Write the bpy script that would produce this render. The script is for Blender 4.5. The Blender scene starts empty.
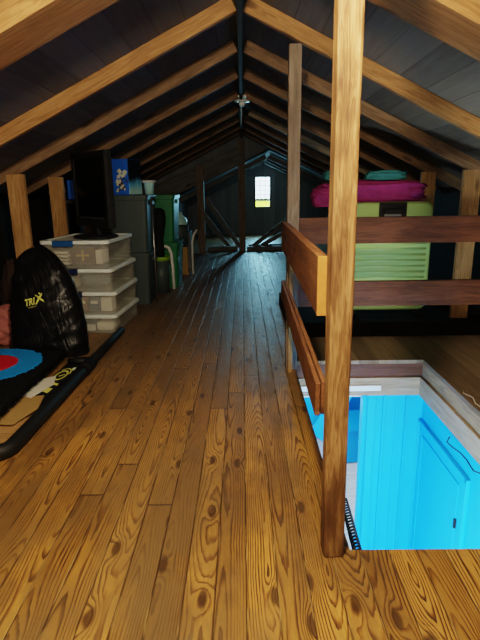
import bpy, bmesh, math, random
from mathutils import Vector, Matrix, noise as mnoise
from mathutils.bvhtree import BVHTree
random.seed(7)
COL = bpy.context.scene.collection
R = math.radians

# ------------------------------------------------------------------ nodes
class NT:
    def __init__(self, name):
        self.m = bpy.data.materials.new(name); self.m.use_nodes = True
        self.t = self.m.node_tree; self.t.nodes.clear()
        self.out = self.t.nodes.new('ShaderNodeOutputMaterial')
    def n(self, typ, **kw):
        x = self.t.nodes.new(typ)
        for k, v in kw.items(): setattr(x, k, v)
        return x
    def s(self, sock, v):
        if v is None: return
        if hasattr(v, 'is_linked') or isinstance(v, bpy.types.NodeSocket): self.t.links.new(v, sock)
        else: sock.default_value = v
    def math(self, op, a, b=None, c=None, clamp=False):
        x = self.n('ShaderNodeMath', operation=op, use_clamp=clamp)
        self.s(x.inputs[0], a); self.s(x.inputs[1], b); self.s(x.inputs[2], c)
        return x.outputs[0]
    def obj(self): return self.n('ShaderNodeTexCoord').outputs['Object']
    def sep(self, v):
        x = self.n('ShaderNodeSeparateXYZ'); self.s(x.inputs[0], v); return x.outputs
    def comb(self, a, b, c):
        x = self.n('ShaderNodeCombineXYZ')
        for i, v in enumerate((a, b, c)): self.s(x.inputs[i], v)
        return x.outputs[0]
    def mul(self, v, w):
        x = self.n('ShaderNodeVectorMath', operation='MULTIPLY'); self.s(x.inputs[0], v); self.s(x.inputs[1], w); return x.outputs[0]
    def add(self, v, w):
        x = self.n('ShaderNodeVectorMath', operation='ADD'); self.s(x.inputs[0], v); self.s(x.inputs[1], w); return x.outputs[0]
    def noise(self, v, scale=1, detail=3, rough=.55, dist=0):
        x = self.n('ShaderNodeTexNoise'); self.s(x.inputs['Vector'], v)
        x.inputs['Scale'].default_value = scale; x.inputs['Detail'].default_value = detail
        x.inputs['Roughness'].default_value = rough; x.inputs['Distortion'].default_value = dist
        return x.outputs['Fac']
    def white(self, w):
        x = self.n('ShaderNodeTexWhiteNoise', noise_dimensions='1D'); self.s(x.inputs['W'], w); return x.outputs['Value']
    def ramp(self, f, stops):
        x = self.n('ShaderNodeValToRGB'); self.s(x.inputs[0], f)
        e = x.color_ramp.elements
        while len(e) < len(stops): e.new(.5)
        for el, (p, c) in zip(e, stops): el.position = p; el.color = (*c, 1)
        return x.outputs[0]
    def map(self, v, a, b, c=0, d=1):
        x = self.n('ShaderNodeMapRange', interpolation_type='SMOOTHSTEP'); self.s(x.inputs[0], v)
        for i, k in enumerate((a, b, c, d)): x.inputs[i+1].default_value = k
        return x.outputs[0]
    def mix(self, f, a, b, bt='MIX'):
        x = self.n('ShaderNodeMix', data_type='RGBA', blend_type=bt)
        self.s(x.inputs[0], f)
        self.s(x.inputs[6], a if not isinstance(a, tuple) else (*a[:3], 1)); self.s(x.inputs[7], b if not isinstance(b, tuple) else (*b[:3], 1))
        return x.outputs[2]
    def bump(self, h, strength=.3, dist=.01):
        x = self.n('ShaderNodeBump'); x.inputs['Strength'].default_value = strength; x.inputs['Distance'].default_value = dist
        self.s(x.inputs['Height'], h); return x.outputs[0]
    def bsdf(self, color, rough=.5, metal=0, bump=None, spec=.5, **kw):
        x = self.n('ShaderNodeBsdfPrincipled')
        self.s(x.inputs['Base Color'], color if not isinstance(color, tuple) else (*color[:3], 1))
        self.s(x.inputs['Roughness'], rough); self.s(x.inputs['Metallic'], metal); x.inputs['Specular IOR Level'].default_value = spec
        if bump is not None: self.t.links.new(bump, x.inputs['Normal'])
        for k, v in kw.items(): self.s(x.inputs[k], v)
        self.t.links.new(x.outputs[0], self.out.inputs[0]); self.b = x
        return self.m

def plain(name, col, rough=.5, metal=0, spec=.5, var=.12, scale=9, bump=0, **kw):
    n = NT(name); o = n.obj()
    f = n.noise(o, scale, 4, .6)
    c = n.mix(f, tuple(max(0, k*(1-var)) for k in col), tuple(k*(1+var) for k in col))
    rr = n.math('ADD', n.math('MULTIPLY', f, .12), rough-.06)
    b = n.bump(f, bump, .01) if bump else None
    return n.bsdf(c, rr, metal, b, spec, **kw)

def beam_wood(name, dark, mid, light, rough=.7, knots=True, grime=.5, freq=1.0):
    n = NT(name)
    oi = n.n('ShaderNodeObjectInfo').outputs['Random']
    o = n.add(n.obj(), n.comb(n.math('MULTIPLY', oi, 37.0), n.math('MULTIPLY', oi, 11.0), n.math('MULTIPLY', oi, 5.0)))
    st = n.mul(o, (1.1*freq, 14*freq, 14*freq))
    a = n.noise(st, 1.6, 4, .6, .6)
    fine = n.noise(n.mul(o, (6, 120, 120)), 1, 3, .6)
    rings = n.math('SINE', n.math('MULTIPLY', a, 38.0))
    g = n.math('ADD', n.math('MULTIPLY', rings, .09), n.math('ADD', n.math('MULTIPLY', a, .55), n.math('MULTIPLY', fine, .45)))
    c = n.ramp(g, [(.2, dark), (.5, mid), (.85, light)])
    blot = n.map(n.noise(n.mul(o, (1.6, 5, 5)), 1.3, 4, .6), .42, .7)
    c = n.mix(n.math('MULTIPLY', blot, grime), c, dark)
    if knots:
        v = n.n('ShaderNodeTexVoronoi', feature='F1'); n.s(v.inputs['Vector'], n.mul(o, (2.2, 6, 6))); v.inputs['Scale'].default_value = 1
        k = n.map(v.outputs['Distance'], .10, .22, 1, 0)
        c = n.mix(n.math('MULTIPLY', k, .75), c, tuple(x*.4 for x in dark))
    return n.bsdf(c, rough, 0, n.bump(g, .35, .006), .3)

def plank_floor(name, w=.105, tone=1.0, axis=0):
    n = NT(name); o = n.obj(); X, Y, Z = n.sep(o)
    row = n.math('FLOOR', n.math('DIVIDE', X, w)); u = n.math('SUBTRACT', n.math('DIVIDE', X, w), row)
    r1 = n.white(n.math('ADD', row, 3.3))
    seg = n.math('FLOOR', n.math('DIVIDE', n.math('ADD', Y, n.math('MULTIPLY', r1, 9.0)), 3.1))
    sv = n.math('SUBTRACT', n.math('DIVIDE', n.math('ADD', Y, n.math('MULTIPLY', r1, 9.0)), 3.1), seg)
    pid = n.math('ADD', n.math('MULTIPLY', row, 1.37), n.math('MULTIPLY', seg, 17.13))
    ra = n.white(pid); rb = n.white(n.math('ADD', pid, 71.7)); rc = n.white(n.math('ADD', pid, 133.1))
    uc = n.math('MULTIPLY', n.math('SUBTRACT', u, .5), w)
    yv = n.math('ADD', Y, n.math('MULTIPLY', ra, 40.0))
    # knots
    kv = n.comb(n.math('ADD', n.math('MULTIPLY', X, 6.0), n.math('MULTIPLY', rb, 9)), n.math('MULTIPLY', yv, 2.3), 0.0)
    vo = n.n('ShaderNodeTexVoronoi', feature='F1', voronoi_dimensions='2D'); n.s(vo.inputs['Vector'], kv); vo.inputs['Scale'].default_value = 1
    kd = vo.outputs['Distance']; ksel = n.math('GREATER_THAN', n.sep(vo.outputs['Color'])[0], .5)
    kfall = n.math('MULTIPLY', ksel, n.map(kd, .0, .27, 1, 0))
    # flat sawn growth rings
    drift = n.noise(n.comb(n.math('MULTIPLY', rb, 50.0), n.math('MULTIPLY', yv, .55), 0.0), 1, 1.5, .5)
    depth = n.math('ADD', .004, n.math('MULTIPLY', n.math('ABSOLUTE', n.math('SUBTRACT', drift, .42)), .34))
    wob = n.math('MULTIPLY', n.math('SUBTRACT', n.noise(n.comb(n.math('MULTIPLY', X, 16.0), n.math('MULTIPLY', yv, 1.6), rb), 1, 3, .55), .5), .02)
    cx = n.math('MULTIPLY', n.math('SUBTRACT', rc, .5), .09)
    du = n.math('SUBTRACT', uc, cx)
    rad = n.math('SQRT', n.math('ADD', n.math('MULTIPLY', du, du), n.math('MULTIPLY', depth, depth)))
    rad = n.math('ADD', n.math('ADD', rad, wob), n.math('MULTIPLY', kfall, .021))
    jit = n.noise(n.comb(n.math('MULTIPLY', X, 90.0), n.math('MULTIPLY', yv, 7.0), rb), 1, 3, .6)
    rad = n.math('ADD', rad, n.math('MULTIPLY', n.math('SUBTRACT', jit, .5), .0042))
    ph = n.math('FRACT', n.math('DIVIDE', rad, .0088))
    line = n.math('MULTIPLY', n.map(ph, .42, .92), n.map(ph, .93, 1.0, 1, 0))
    mod = n.map(n.noise(n.comb(n.math('MULTIPLY', X, 14.0), n.math('MULTIPLY', yv, 2.6), rc), 1, 4, .65), .3, .7, .35, 1.15)
    line = n.math('MULTIPLY', line, mod)
    fine = n.noise(n.comb(n.math('MULTIPLY', X, 260.0), n.math('MULTIPLY', yv, 5.0), 0.0), 1, 3, .6)
    g = n.math('ADD', n.math('MULTIPLY', line, .70), n.math('MULTIPLY', fine, .56))
    c = n.ramp(g, [(.14, (.54*tone, .29*tone, .07*tone)), (.45, (.36*tone, .165*tone, .037*tone)), (.62, (.20*tone, .082*tone, .018*tone)), (.95, (.05*tone, .018*tone, .005*tone))])
    # plank to plank tone, worn and dirty patches, greyer brown with growing Y
    c = n.mix(1.0, c, n.ramp(rc, [(0, (.62, .58, .52)), (.5, (.9, .88, .85)), (1, (1.18, 1.15, 1.05))]), 'MULTIPLY')
    dirt = n.map(n.noise(n.comb(n.math('MULTIPLY', X, 2.4), n.math('MULTIPLY', Y, .9), 4.0), 1, 6, .7), .42, .60)
    c = n.mix(n.math('MULTIPLY', dirt, .62), c, (.085*tone, .045*tone, .017*tone))
    worn = n.map(n.noise(n.comb(n.math('MULTIPLY', X, 5), n.math('MULTIPLY', Y, 2.2), 14.0), 1, 5, .7), .6, .75)
    c = n.mix(n.math('MULTIPLY', worn, .3), c, (.42*tone, .27*tone, .11*tone))
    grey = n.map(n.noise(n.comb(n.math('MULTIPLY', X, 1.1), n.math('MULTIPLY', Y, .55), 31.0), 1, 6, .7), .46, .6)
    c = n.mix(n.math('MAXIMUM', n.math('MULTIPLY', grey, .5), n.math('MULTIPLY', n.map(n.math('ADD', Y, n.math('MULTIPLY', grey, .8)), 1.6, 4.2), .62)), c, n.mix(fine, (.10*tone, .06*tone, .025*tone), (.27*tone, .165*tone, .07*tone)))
    core = n.math('MULTIPLY', ksel, n.map(kd, .06, .13, 1, 0))
    c = n.mix(n.math('MULTIPLY', core, .8), c, (.045*tone, .02*tone, .007*tone))
    # seams
    eg = n.math('MINIMUM', u, n.math('SUBTRACT', 1, u))
    seam = n.map(eg, .012, .04, 1, 0)
    ends = n.map(n.math('MINIMUM', sv, n.math('SUBTRACT', 1, sv)), .0006, .0022, 1, 0)
    seam = n.math('MAXIMUM', seam, ends)
    c = n.mix(n.math('MULTIPLY', seam, .8), c, n.mix(n.map(n.noise(n.comb(n.math('MULTIPLY', row, 3.7), n.math('MULTIPLY', Y, 3.0), 0.0), 1, 3, .6), .5, .62), (.025, .012, .005), (.40*tone, .26*tone, .10*tone)))
    h = n.math('SUBTRACT', n.math('MULTIPLY', n.math('SUBTRACT', 1, g), .35), n.math('MULTIPLY', seam, 1.3))
    h = n.math('ADD', h, n.math('MULTIPLY', n.noise(n.comb(n.math('MULTIPLY', X, 9.5), n.math('MULTIPLY', Y, 5), 0), 1, 3, .6), .9))
    rg = n.math('ADD', .30, n.math('MULTIPLY', n.noise(n.comb(n.math('MULTIPLY', X, 12), n.math('MULTIPLY', Y, 5), 2.), 1, 4, .7), .36))
    return n.bsdf(c, rg, 0, n.bump(h, .45, .006), .5)

def board_sheet(name, c1, c2, w=.19, rough=.85, axis=0):
    """rough boards running along local Y, w wide along local X"""
    n = NT(name); o = n.obj(); X, Y, Z = n.sep(o)
    if axis: X, Y = Y, X
    row = n.math('FLOOR', n.math('DIVIDE', X, w)); u = n.math('SUBTRACT', n.math('DIVIDE', X, w), row)
    r = n.white(n.math('ADD', row, 5.2))
    g = n.noise(n.comb(n.math('MULTIPLY', X, 30), n.math('MULTIPLY', Y, 1.8), r), 1, 5, .65)
    f = n.math('ADD', n.math('MULTIPLY', g, .75), n.math('MULTIPLY', r, .3))
    c = n.ramp(f, [(.25, c1), (.85, c2)])
    seam = n.map(n.math('MINIMUM', u, n.math('SUBTRACT', 1, u)), .01, .035, 1, 0)
    c = n.mix(n.math('MULTIPLY', seam, .22), c, (.006, .005, .004))
    return n.bsdf(c, rough, 0, n.bump(n.math('SUBTRACT', g, seam), .4, .01), .25)

M = {}
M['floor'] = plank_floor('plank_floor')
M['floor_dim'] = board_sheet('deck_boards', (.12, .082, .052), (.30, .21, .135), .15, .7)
M['sheath'] = board_sheet('roof_boards', (.105, .098, .082), (.19, .178, .15))
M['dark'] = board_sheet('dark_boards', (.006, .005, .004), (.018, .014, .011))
M['gable'] = board_sheet('gable_boards', (.14, .155, .165), (.26, .275, .285), .16, axis=0)
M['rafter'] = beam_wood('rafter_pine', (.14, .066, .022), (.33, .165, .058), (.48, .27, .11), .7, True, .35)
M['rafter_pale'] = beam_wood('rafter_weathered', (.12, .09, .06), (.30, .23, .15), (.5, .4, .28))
M['rafter_dim'] = beam_wood('rafter_dim', (.08, .045, .022), (.21, .125, .065), (.34, .22, .125))
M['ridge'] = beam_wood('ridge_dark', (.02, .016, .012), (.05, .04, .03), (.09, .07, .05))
M['post'] = beam_wood('post_old', (.07, .03, .011), (.28, .14, .05), (.56, .34, .15), .65, True, .85, 2.0)
M['post_grey'] = beam_wood('post_weathered', (.085, .06, .042), (.21, .155, .11), (.33, .26, .19))
M['stud'] = beam_wood('stud_pine', (.17, .085, .03), (.40, .22, .085), (.58, .36, .15), .7, True, .35)
M['rail'] = beam_wood('rail_stained', (.07, .026, .011), (.19, .078, .03), (.32, .14, .055), .6, True, .4)
M['rail_dark'] = beam_wood('rail_dark', (.035, .013, .007), (.10, .036, .017), (.17, .065, .03), .55, False, .4)
M['cut'] = plain('sawn_end', (.44, .19, .045), .7, 0, .3, .3, 40)
M['frame_wood'] = beam_wood('frame_wood', (.2, .13, .075), (.38, .27, .17), (.5, .38, .26), .7, True, .4)
M['joist'] = beam_wood('joist_wood', (.10, .05, .025), (.22, .12, .06), (.32, .19, .1), .7, True, .4)
M['curb'] = beam_wood('curb_wood', (.16, .10, .055), (.30, .20, .115), (.42, .3, .18), .7, True, .4)
M['lumber'] = beam_wood('lumber_grey', (.06, .055, .05), (.16, .15, .14), (.26, .25, .23))
M['blue'] = plain('blue_paint', (.012, .45, .90), .55, 0, .3, .05, 4)
M['blue2'] = plain('blue_paint_deep', (.006, .27, .62), .5, 0, .3, .06, 4)
M['hallfloor'] = beam_wood('hall_floor', (.42, .40, .36), (.60, .57, .52), (.72, .70, .65), .5, False, .2)
M['white'] = plain('white_paint', (.75, .76, .74), .5, 0, .4, .06)
M['black'] = plain('black_plastic', (.008, .008, .008), .6, 0, .35, .2)
M['blackmatte'] = plain('black_matte', (.007, .007, .008), .8, 0, .2, .3, 30)
M['screen'] = plain('screen_glass', (.004, .005, .006), .12, 0, .6, .1)
M['lid'] = plain('tote_lid_grey', (.80, .86, .84), .42, 0, .4, .06)
M['latch_b'] = plain('latch_blue', (.015, .10, .30), .4)
M['latch_d'] = plain('latch_navy', (.012, .02, .09), .4)
M['darktote'] = plain('slate_tote', (.055, .078, .078), .5, 0, .4, .1)
M['green'] = plain('green_tote', (.008, .17, .06), .45, 0, .4, .1)
M['lime'] = plain('lime_plastic', (.22, .42, .02), .45)
M['suit'] = plain('lime_suitcase', (.36, .52, .17), .36, 0, .5, .05, 5)
M['suit_band'] = plain('suitcase_seam', (.05, .07, .03), .4)
M['metal'] = plain('grey_metal', (.45, .46, .46), .35, .9)
M['porcelain'] = plain('porcelain', (.72, .76, .72), .3)
M['magenta'] = plain('magenta_fabric', (.24, .026, .12), .8, 0, .2, .35, 14, .4)
M['teal'] = plain('teal_fabric', (.03, .14, .14), .8, 0, .2, .3, 14, .4)
M['pink'] = plain('pink_fabric', (.42, .15, .13), .85, 0, .2, .35, 12, .4)
M['brown'] = plain('brown_fabric', (.05, .028, .02), .85, 0, .2, .4, 12, .4)
M['yellow'] = plain('yellow_print', (.72, .70, .16), .6)
M['cream'] = plain('cream_print', (.75, .74, .50), .6)
M['paper'] = plain('paper', (.72, .69, .6), .8, 0, .2, .08)
M['card'] = plain('cardboard', (.40, .25, .09), .85, 0, .2, .15, 20)
M['brownbox'] = plain('brown_leatherette', (.06, .032, .028), .6)
M['gold'] = plain('gold_print', (.62, .46, .16), .5)
M['bluebook'] = plain('slate_blue_print', (.06, .11, .18), .5)
M['pinkbook'] = plain('dusty_pink_print', (.30, .17, .14), .6)
M['tealbag'] = plain('grey_teal_plastic', (.16, .22, .22), .35, 0, .5, .5, 20, .5)
M['boxblue'] = plain('blue_carton', (.018, .15, .68), .45, 0, .4, .25, 5)
M['string'] = plain('pale_string', (.55, .52, .45), .8)
M['aqua'] = plain('pale_aqua_plastic', (.5, .85, .85), .35)
M['field'] = plain('yellow_field', (.62, .62, .03), .9, 0, .1, .15, .05)
M['hedge'] = plain('field_hedge', (.10, .12, .06), .95, 0, .1, .4, .4)

def clear_plastic():
    n = NT('clear_tote'); 
    p = n.n('ShaderNodeBsdfPrincipled'); p.inputs['Base Color'].default_value = (.85, .83, .76, 1); p.inputs['Roughness'].default_value = .3
    t = n.n('ShaderNodeBsdfTransparent'); t.inputs[0].default_value = (.97, .97, .95, 1)
    f = n.noise(n.obj(), 6, 3)
    mx = n.n('ShaderNodeMixShader'); n.s(mx.inputs[0], n.math('ADD', .10, n.math('MULTIPLY', f, .14)))
    n.t.links.new(t.outputs[0], mx.inputs[1]); n.t.links.new(p.outputs[0], mx.inputs[2]); n.t.links.new(mx.outputs[0], n.out.inputs[0])
    return n.m
M['clear'] = clear_plastic()
def pane_glass():
    n = NT('window_glass')
    p = n.n('ShaderNodeBsdfGlossy'); p.inputs['Roughness'].default_value = .05
    t = n.n('ShaderNodeBsdfTransparent'); t.inputs[0].default_value = (.93, .98, 1, 1)
    mx = n.n('ShaderNodeMixShader'); n.s(mx.inputs[0], n.math('MULTIPLY', n.noise(n.obj(), 3), .1))
    n.t.links.new(t.outputs[0], mx.inputs[1]); n.t.links.new(p.outputs[0], mx.inputs[2]); n.t.links.new(mx.outputs[0], n.out.inputs[0])
    return n.m
M['glass'] = pane_glass()
def nylon():
    n = NT('black_nylon'); o = n.obj()
    X, Y, Z = n.sep(o); dv = n.comb(n.math('ADD', n.math('MULTIPLY', X, 9.0), n.math('MULTIPLY', Z, 3.0)), n.math('MULTIPLY', Y, 4.0), n.math('SUBTRACT', n.math('MULTIPLY', Z, 1.6), n.math('MULTIPLY', X, 1.0)))
    f = n.noise(dv, 1, 3, .55, 1.6); f2 = n.noise(dv, 3.2, 2, .5, 1.0)
    h = n.math('ADD', f, n.math('MULTIPLY', f2, .25))
    return n.bsdf(n.mix(f, (.003, .003, .0035), (.008, .008, .009)), .33, 0, n.bump(h, .42, .03), .35)
M['nylon'] = nylon()
def target_fur(name, c1, c2):
    n = NT(name); f = n.noise(n.obj(), 120, 3, .7)
    return n.bsdf(n.mix(f, c1, c2), .9, 0, n.bump(f, .8, .01), .15)
M['fur_black'] = target_fur('black_pile', (.003, .003, .003), (.012, .012, .012))
M['fur_blue'] = target_fur('blue_pile', (.006, .26, .85), (.02, .42, .98))
M['fur_red'] = target_fur('red_pile', (.60, .012, .03), (.85, .03, .05))
def ice_print():
    n = NT('icy_print'); o = n.obj(); X, Y, Z = n.sep(o)
    f = n.noise(n.mul(o, (30, 30, 4)), 1, 3, .6)
    h = n.math('ADD', n.math('MULTIPLY', Z, 3.6), n.math('MULTIPLY', f, .7))
    return n.bsdf(n.ramp(h, [(.45, (.6, 1, 1)), (.75, (.10, .55, .9)), (1.0, (.006, .01, .02))]), .4)
M['ice'] = ice_print()

# ------------------------------------------------------------------ mesh helpers
class MB:
    def __init__(s): s.b = bmesh.new()
    def box(s, c, d, rot=None):
        r = bmesh.ops.create_cube(s.b, size=1)
        m = Matrix.Translation(c) @ (rot.to_4x4() if rot else Matrix()) @ Matrix.Diagonal((*d, 1))
        bmesh.ops.transform(s.b, matrix=m, verts=r['verts']); return s
    def box2(s, lo, hi):
        return s.box([(a+b)/2 for a, b in zip(lo, hi)], [b-a for a, b in zip(lo, hi)])
    def cyl(s, p0, p1, r0, r1=None, seg=20):
        p0, p1 = Vector(p0), Vector(p1); d = p1-p0
        q = bmesh.ops.create_cone(s.b, cap_ends=True, segments=seg, radius1=r0, radius2=r0 if r1 is None else r1, depth=d.length)
        m = Matrix.Translation((p0+p1)/2) @ d.to_track_quat('Z', 'Y').to_matrix().to_4x4()
        bmesh.ops.transform(s.b, matrix=m, verts=q['verts']); return s
    def sphere(s, c, r, sc=(1, 1, 1), u=20, v=14):
        q = bmesh.ops.create_uvsphere(s.b, u_segments=u, v_segments=v, radius=r)
        bmesh.ops.transform(s.b, matrix=Matrix.Translation(c) @ Matrix.Diagonal((*sc, 1)), verts=q['verts']); return s
    def rings(s, rings, cap0=True, cap1=True):
        L = [[s.b.verts.new(p) for p in r] for r in rings]
        for a, b in zip(L, L[1:]):
            for i in range(len(a)):
                j = (i+1) % len(a); s.b.faces.new((a[i], a[j], b[j], b[i]))
        if cap0: s.b.faces.new(list(reversed(L[0])))
        if cap1: s.b.faces.new(L[-1])
        return s
    def lathe(s, prof, c=(0, 0, 0), seg=28, cap0=True, cap1=True):
        return s.rings([[(c[0]+r*math.cos(2*math.pi*i/seg), c[1]+r*math.sin(2*math.pi*i/seg), c[2]+z) for i in range(seg)] for r, z in prof], cap0, cap1)
    def tube(s, pts, r, seg=12):
        pts = [Vector(p) for p in pts]; rg = []; up = None
        for i, p in enumerate(pts):
            t = (pts[min(i+1, len(pts)-1)]-pts[max(i-1, 0)]).normalized()
            if up is None:
                up = Vector((0, 0, 1)) if abs(t.z) < .9 else Vector((1, 0, 0))
            x = t.cross(up).normalized(); y = x.cross(t).normalized(); up = y
            rr = r[i] if isinstance(r, (list, tuple)) else r
            rg.append([p + x*rr*math.cos(2*math.pi*k/seg) + y*rr*math.sin(2*math.pi*k/seg) for k in range(seg)])
        return s.rings(rg)
    def prism(s, poly, vec):
        a = [s.b.verts.new(p) for p in poly]; v = Vector(vec); b = [s.b.verts.new(Vector(p)+v) for p in poly]
        s.b.faces.new(a); s.b.faces.new(list(reversed(b)))
        for i in range(len(a)):
            j = (i+1) % len(a); s.b.faces.new((a[j], a[i], b[i], b[j]))
        return s
    def build(s, name, mat, parent=None, smooth=False, bevel=0, seg=2, loc=None, rot=None):
        bmesh.ops.recalc_face_normals(s.b, faces=s.b.faces)
        me = bpy.data.meshes.new(name); s.b.to_mesh(me); s.b.free()
        o = bpy.data.objects.new(name, me); COL.objects.link(o)
        for m in (mat if isinstance(mat, list) else [mat]): me.materials.append(m)
        if smooth:
            for p in me.polygons: p.use_smooth = True
        if bevel:
            md = o.modifiers.new('bevel', 'BEVEL'); md.width = bevel; md.segments = seg; md.limit_method = 'ANGLE'; md.angle_limit = R(40)
            md.harden_normals = False
        if parent: o.parent = parent
        if loc: o.location = loc
        if rot: o.rotation_euler = rot
        return o

def tag(o, label, cat, group=None):
    o['label'] = label; o['category'] = cat
    if group: o['group'] = group
    return o
def struct(o): o['kind'] = 'structure'; return o
def empty(name, loc, rz, label, cat, group=None):
    o = bpy.data.objects.new(name, None); COL.objects.link(o); o.location = loc; o.rotation_euler = (0, 0, rz); o.empty_display_size = .1
    return tag(o, label, cat, group)
def rrect(w, d, r, z, seg=5, cx=0, cy=0):
    out = []
    for k, (sx, sy) in enumerate(((1, 1), (-1, 1), (-1, -1), (1, -1))):
        for i in range(seg+1):
            a = math.pi/2*(k + i/seg)
            out.append((cx+sx*(w/2-r)+r*math.cos(a), cy+sy*(d/2-r)+r*math.sin(a), z))
    return out
def arc(c, r, a0, a1, n, z):
    return [(c[0]+r*math.cos(a0+(a1-a0)*i/n), c[1]+r*math.sin(a0+(a1-a0)*i/n), z) for i in range(n+1)]

def beam(name, p0, p1, w, h, mat, face=(0, 0, 1), parent=None, rough=.0, bevel=.004, seed=0):
    """timber from p0 to p1 (centre line); h measured along `face`, w across. Local X is its length."""
    p0, p1 = Vector(p0), Vector(p1); x = (p1-p0); L = x.length; x.normalize()
    z = Vector(face); z = (z - x*z.dot(x)).normalized(); y = z.cross(x)
    nx = max(1, int(L/.12)) if rough else 1
    b = MB(); rg = []
    for i in range(nx+1):
        X = L*i/nx; j = lambda k: (mnoise.noise(Vector((X*2.2+seed*7.1, k*5.3, seed)))*rough)
        rg.append([(X, -w/2+j(1), -h/2+j(2)), (X, w/2+j(3), -h/2+j(4)), (X, w/2+j(5), h/2+j(6)), (X, -w/2+j(7), h/2+j(8))])
    b.rings(rg)
    o = b.build(name, mat, parent, bevel=bevel)
    o.matrix_world = Matrix(((x.x, y.x, z.x, p0.x), (x.y, y.y, z.y, p0.y), (x.z, y.z, z.z, p0.z), (0, 0, 0, 1)))
    return o

# ------------------------------------------------------------------ shell constants
HX0, HX1, HY0, HY1 = .385, 1.40, 1.585, 3.70      # stair opening in the floor
XW = 2.45; SL = .49; ZR = 2.39                    # dark side panel, roof slope, rafter underside at ridge
ZS = ZR+.110                                        # sheathing at ridge
YB, YE = -2.0, 11.0
def zroof(x): return ZS-SL*abs(x)

# floor with stair opening
b = MB()
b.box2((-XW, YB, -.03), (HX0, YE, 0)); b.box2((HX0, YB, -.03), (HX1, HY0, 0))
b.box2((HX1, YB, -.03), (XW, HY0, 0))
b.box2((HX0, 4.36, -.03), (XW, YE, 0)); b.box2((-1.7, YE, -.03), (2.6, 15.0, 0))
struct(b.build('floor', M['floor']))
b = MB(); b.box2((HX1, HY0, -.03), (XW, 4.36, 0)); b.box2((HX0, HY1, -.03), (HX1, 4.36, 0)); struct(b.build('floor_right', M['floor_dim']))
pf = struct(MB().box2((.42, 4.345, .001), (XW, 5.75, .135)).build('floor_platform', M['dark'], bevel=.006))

# roof boards: two slopes; local X runs down the slope, local Y along the house
for sgn, nm in ((-1, 'ceiling_left'), (1, 'ceiling_right')):
    Lr = (XW+.15)*math.sqrt(1+SL*SL)
    o = MB().box2((0, YB, 0), (Lr, YE+.05, .03)).build(nm, M['sheath'])
    a = math.atan(SL)
    ex = Vector((sgn*math.cos(a), 0, -math.sin(a))); ey = Vector((0, 1, 0)); ez = ex.cross(ey)*(1)
    if ez.z < 0: ez = -ez
    o.matrix_world = Matrix(((ex.x, ey.x, ez.x, 0), (ex.y, ey.y, ez.y, 0), (ex.z, ey.z, ez.z, ZS), (0, 0, 0, 1)))
    struct(o)
struct(MB().box2((-XW-.03, YB, -.03), (-XW, YE, zroof(XW)+.02)).build('wall_shade_left', M['dark']))  # near-black side panels added so the space behind the studs stays dark
struct(MB().box2((XW, YB, -.03), (XW+.03, YE, zroof(XW)+.02)).build('wall_shade_right', M['dark']))
struct(MB().prism([(-XW, YB, -.03), (XW, YB, -.03), (XW, YB, zroof(XW)), (0, YB, ZS), (-XW, YB, zroof(XW))], (0, -.03, 0)).build('wall_back', M['sheath']))
# ridge board
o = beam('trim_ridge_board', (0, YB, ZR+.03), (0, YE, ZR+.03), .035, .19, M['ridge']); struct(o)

# far addition: partition above it, its own lower roof, gable wall with the window
AX, AZ, ASL = .59, 2.10, .47
AL, AR = -1.6, 2.4
za = lambda x: AZ-ASL*abs(x-AX)
struct(MB().prism([(-XW, YE, 0), (-XW, YE, zroof(XW)), (0, YE, ZS), (XW, YE, zroof(XW)), (XW, YE, 0), (AR, YE, 0), (AR, YE, za(AR)), (AX, YE, AZ), (AL, YE, za(AL)), (AL, YE, 0)], (0, .05, 0)).build('wall_partition', M['gable']))
YF = 15.0
for nm, x1 in (('ceiling_addition_left', AL), ('ceiling_addition_right', AR)):
    struct(MB().prism([(AX, YE, AZ), (x1, YE, za(x1)), (x1, YE, za(x1)+.04), (AX, YE, AZ+.04)], (0, YF-YE+.1, 0)).build(nm, M['gable']))
struct(MB().box2((AL-.03, YE, -.03), (AL, YF, za(AL)+.03)).build('wall_addition_left', M['gable']))
struct(MB().box2((AR, YE, -.03), (AR+.03, YF, za(AR)+.03)).build('wall_addition_right', M['gable']))
WX0, WX1, WZ0, WZ1 = .36, .85, .78, 1.69
b = MB()
b.prism([(AL, YF, -.03), (WX0, YF, -.03), (WX0, YF, za(WX0)), (AL, YF, za(AL))], (0, .08, 0))
b.prism([(WX1, YF, -.03), (AR, YF, -.03), (AR, YF, za(AR)), (WX1, YF, za(WX1))], (0, .08, 0))
b.prism([(WX0, YF, -.03), (WX1, YF, -.03), (WX1, YF, WZ0), (WX0, YF, WZ0)], (0, .08, 0))
b.prism([(WX0, YF, WZ1), (WX1, YF, WZ1), (WX1, YF, za(WX1)), (AX, YF, AZ), (WX0, YF, za(WX0))], (0, .08, 0))
struct(b.build('wall_far', M['gable']))
w = bpy.data.objects.new('window_1', None); COL.objects.link(w); w.location = ((WX0+WX1)/2, YF+.03, WZ0); struct(w)
ww, wh = WX1-WX0, WZ1-WZ0
b = MB()
for x in (-ww/2+.02, ww/2-.02): b.box((x, 0, wh/2), (.04, .06, wh))
for z in (.02, wh-.02): b.box((0, 0, z), (ww, .06, .04))
b.build('window_frame', M['lumber'], w)
b = MB()
b.box((0, 0, wh*.27), (ww-.08, .035, .022))
for x in (-.075, .075): b.box((x, 0, wh*.62), (.009, .02, wh*.68))
for z in (.42, .56, .70, .84): b.box((0, 0, wh*z), (ww-.08, .02, .009))
b.build('muntins', M['lumber'], w)
MB().box((0, .01, wh/2), (ww-.07, .004, wh-.06)).build('pane', M['glass'], w)
struct(MB().box2((-400, 20, -3.2), (400, 200, -3.0)).build('field', M['field']))
h = MB(); rr = random.Random(3)
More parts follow.
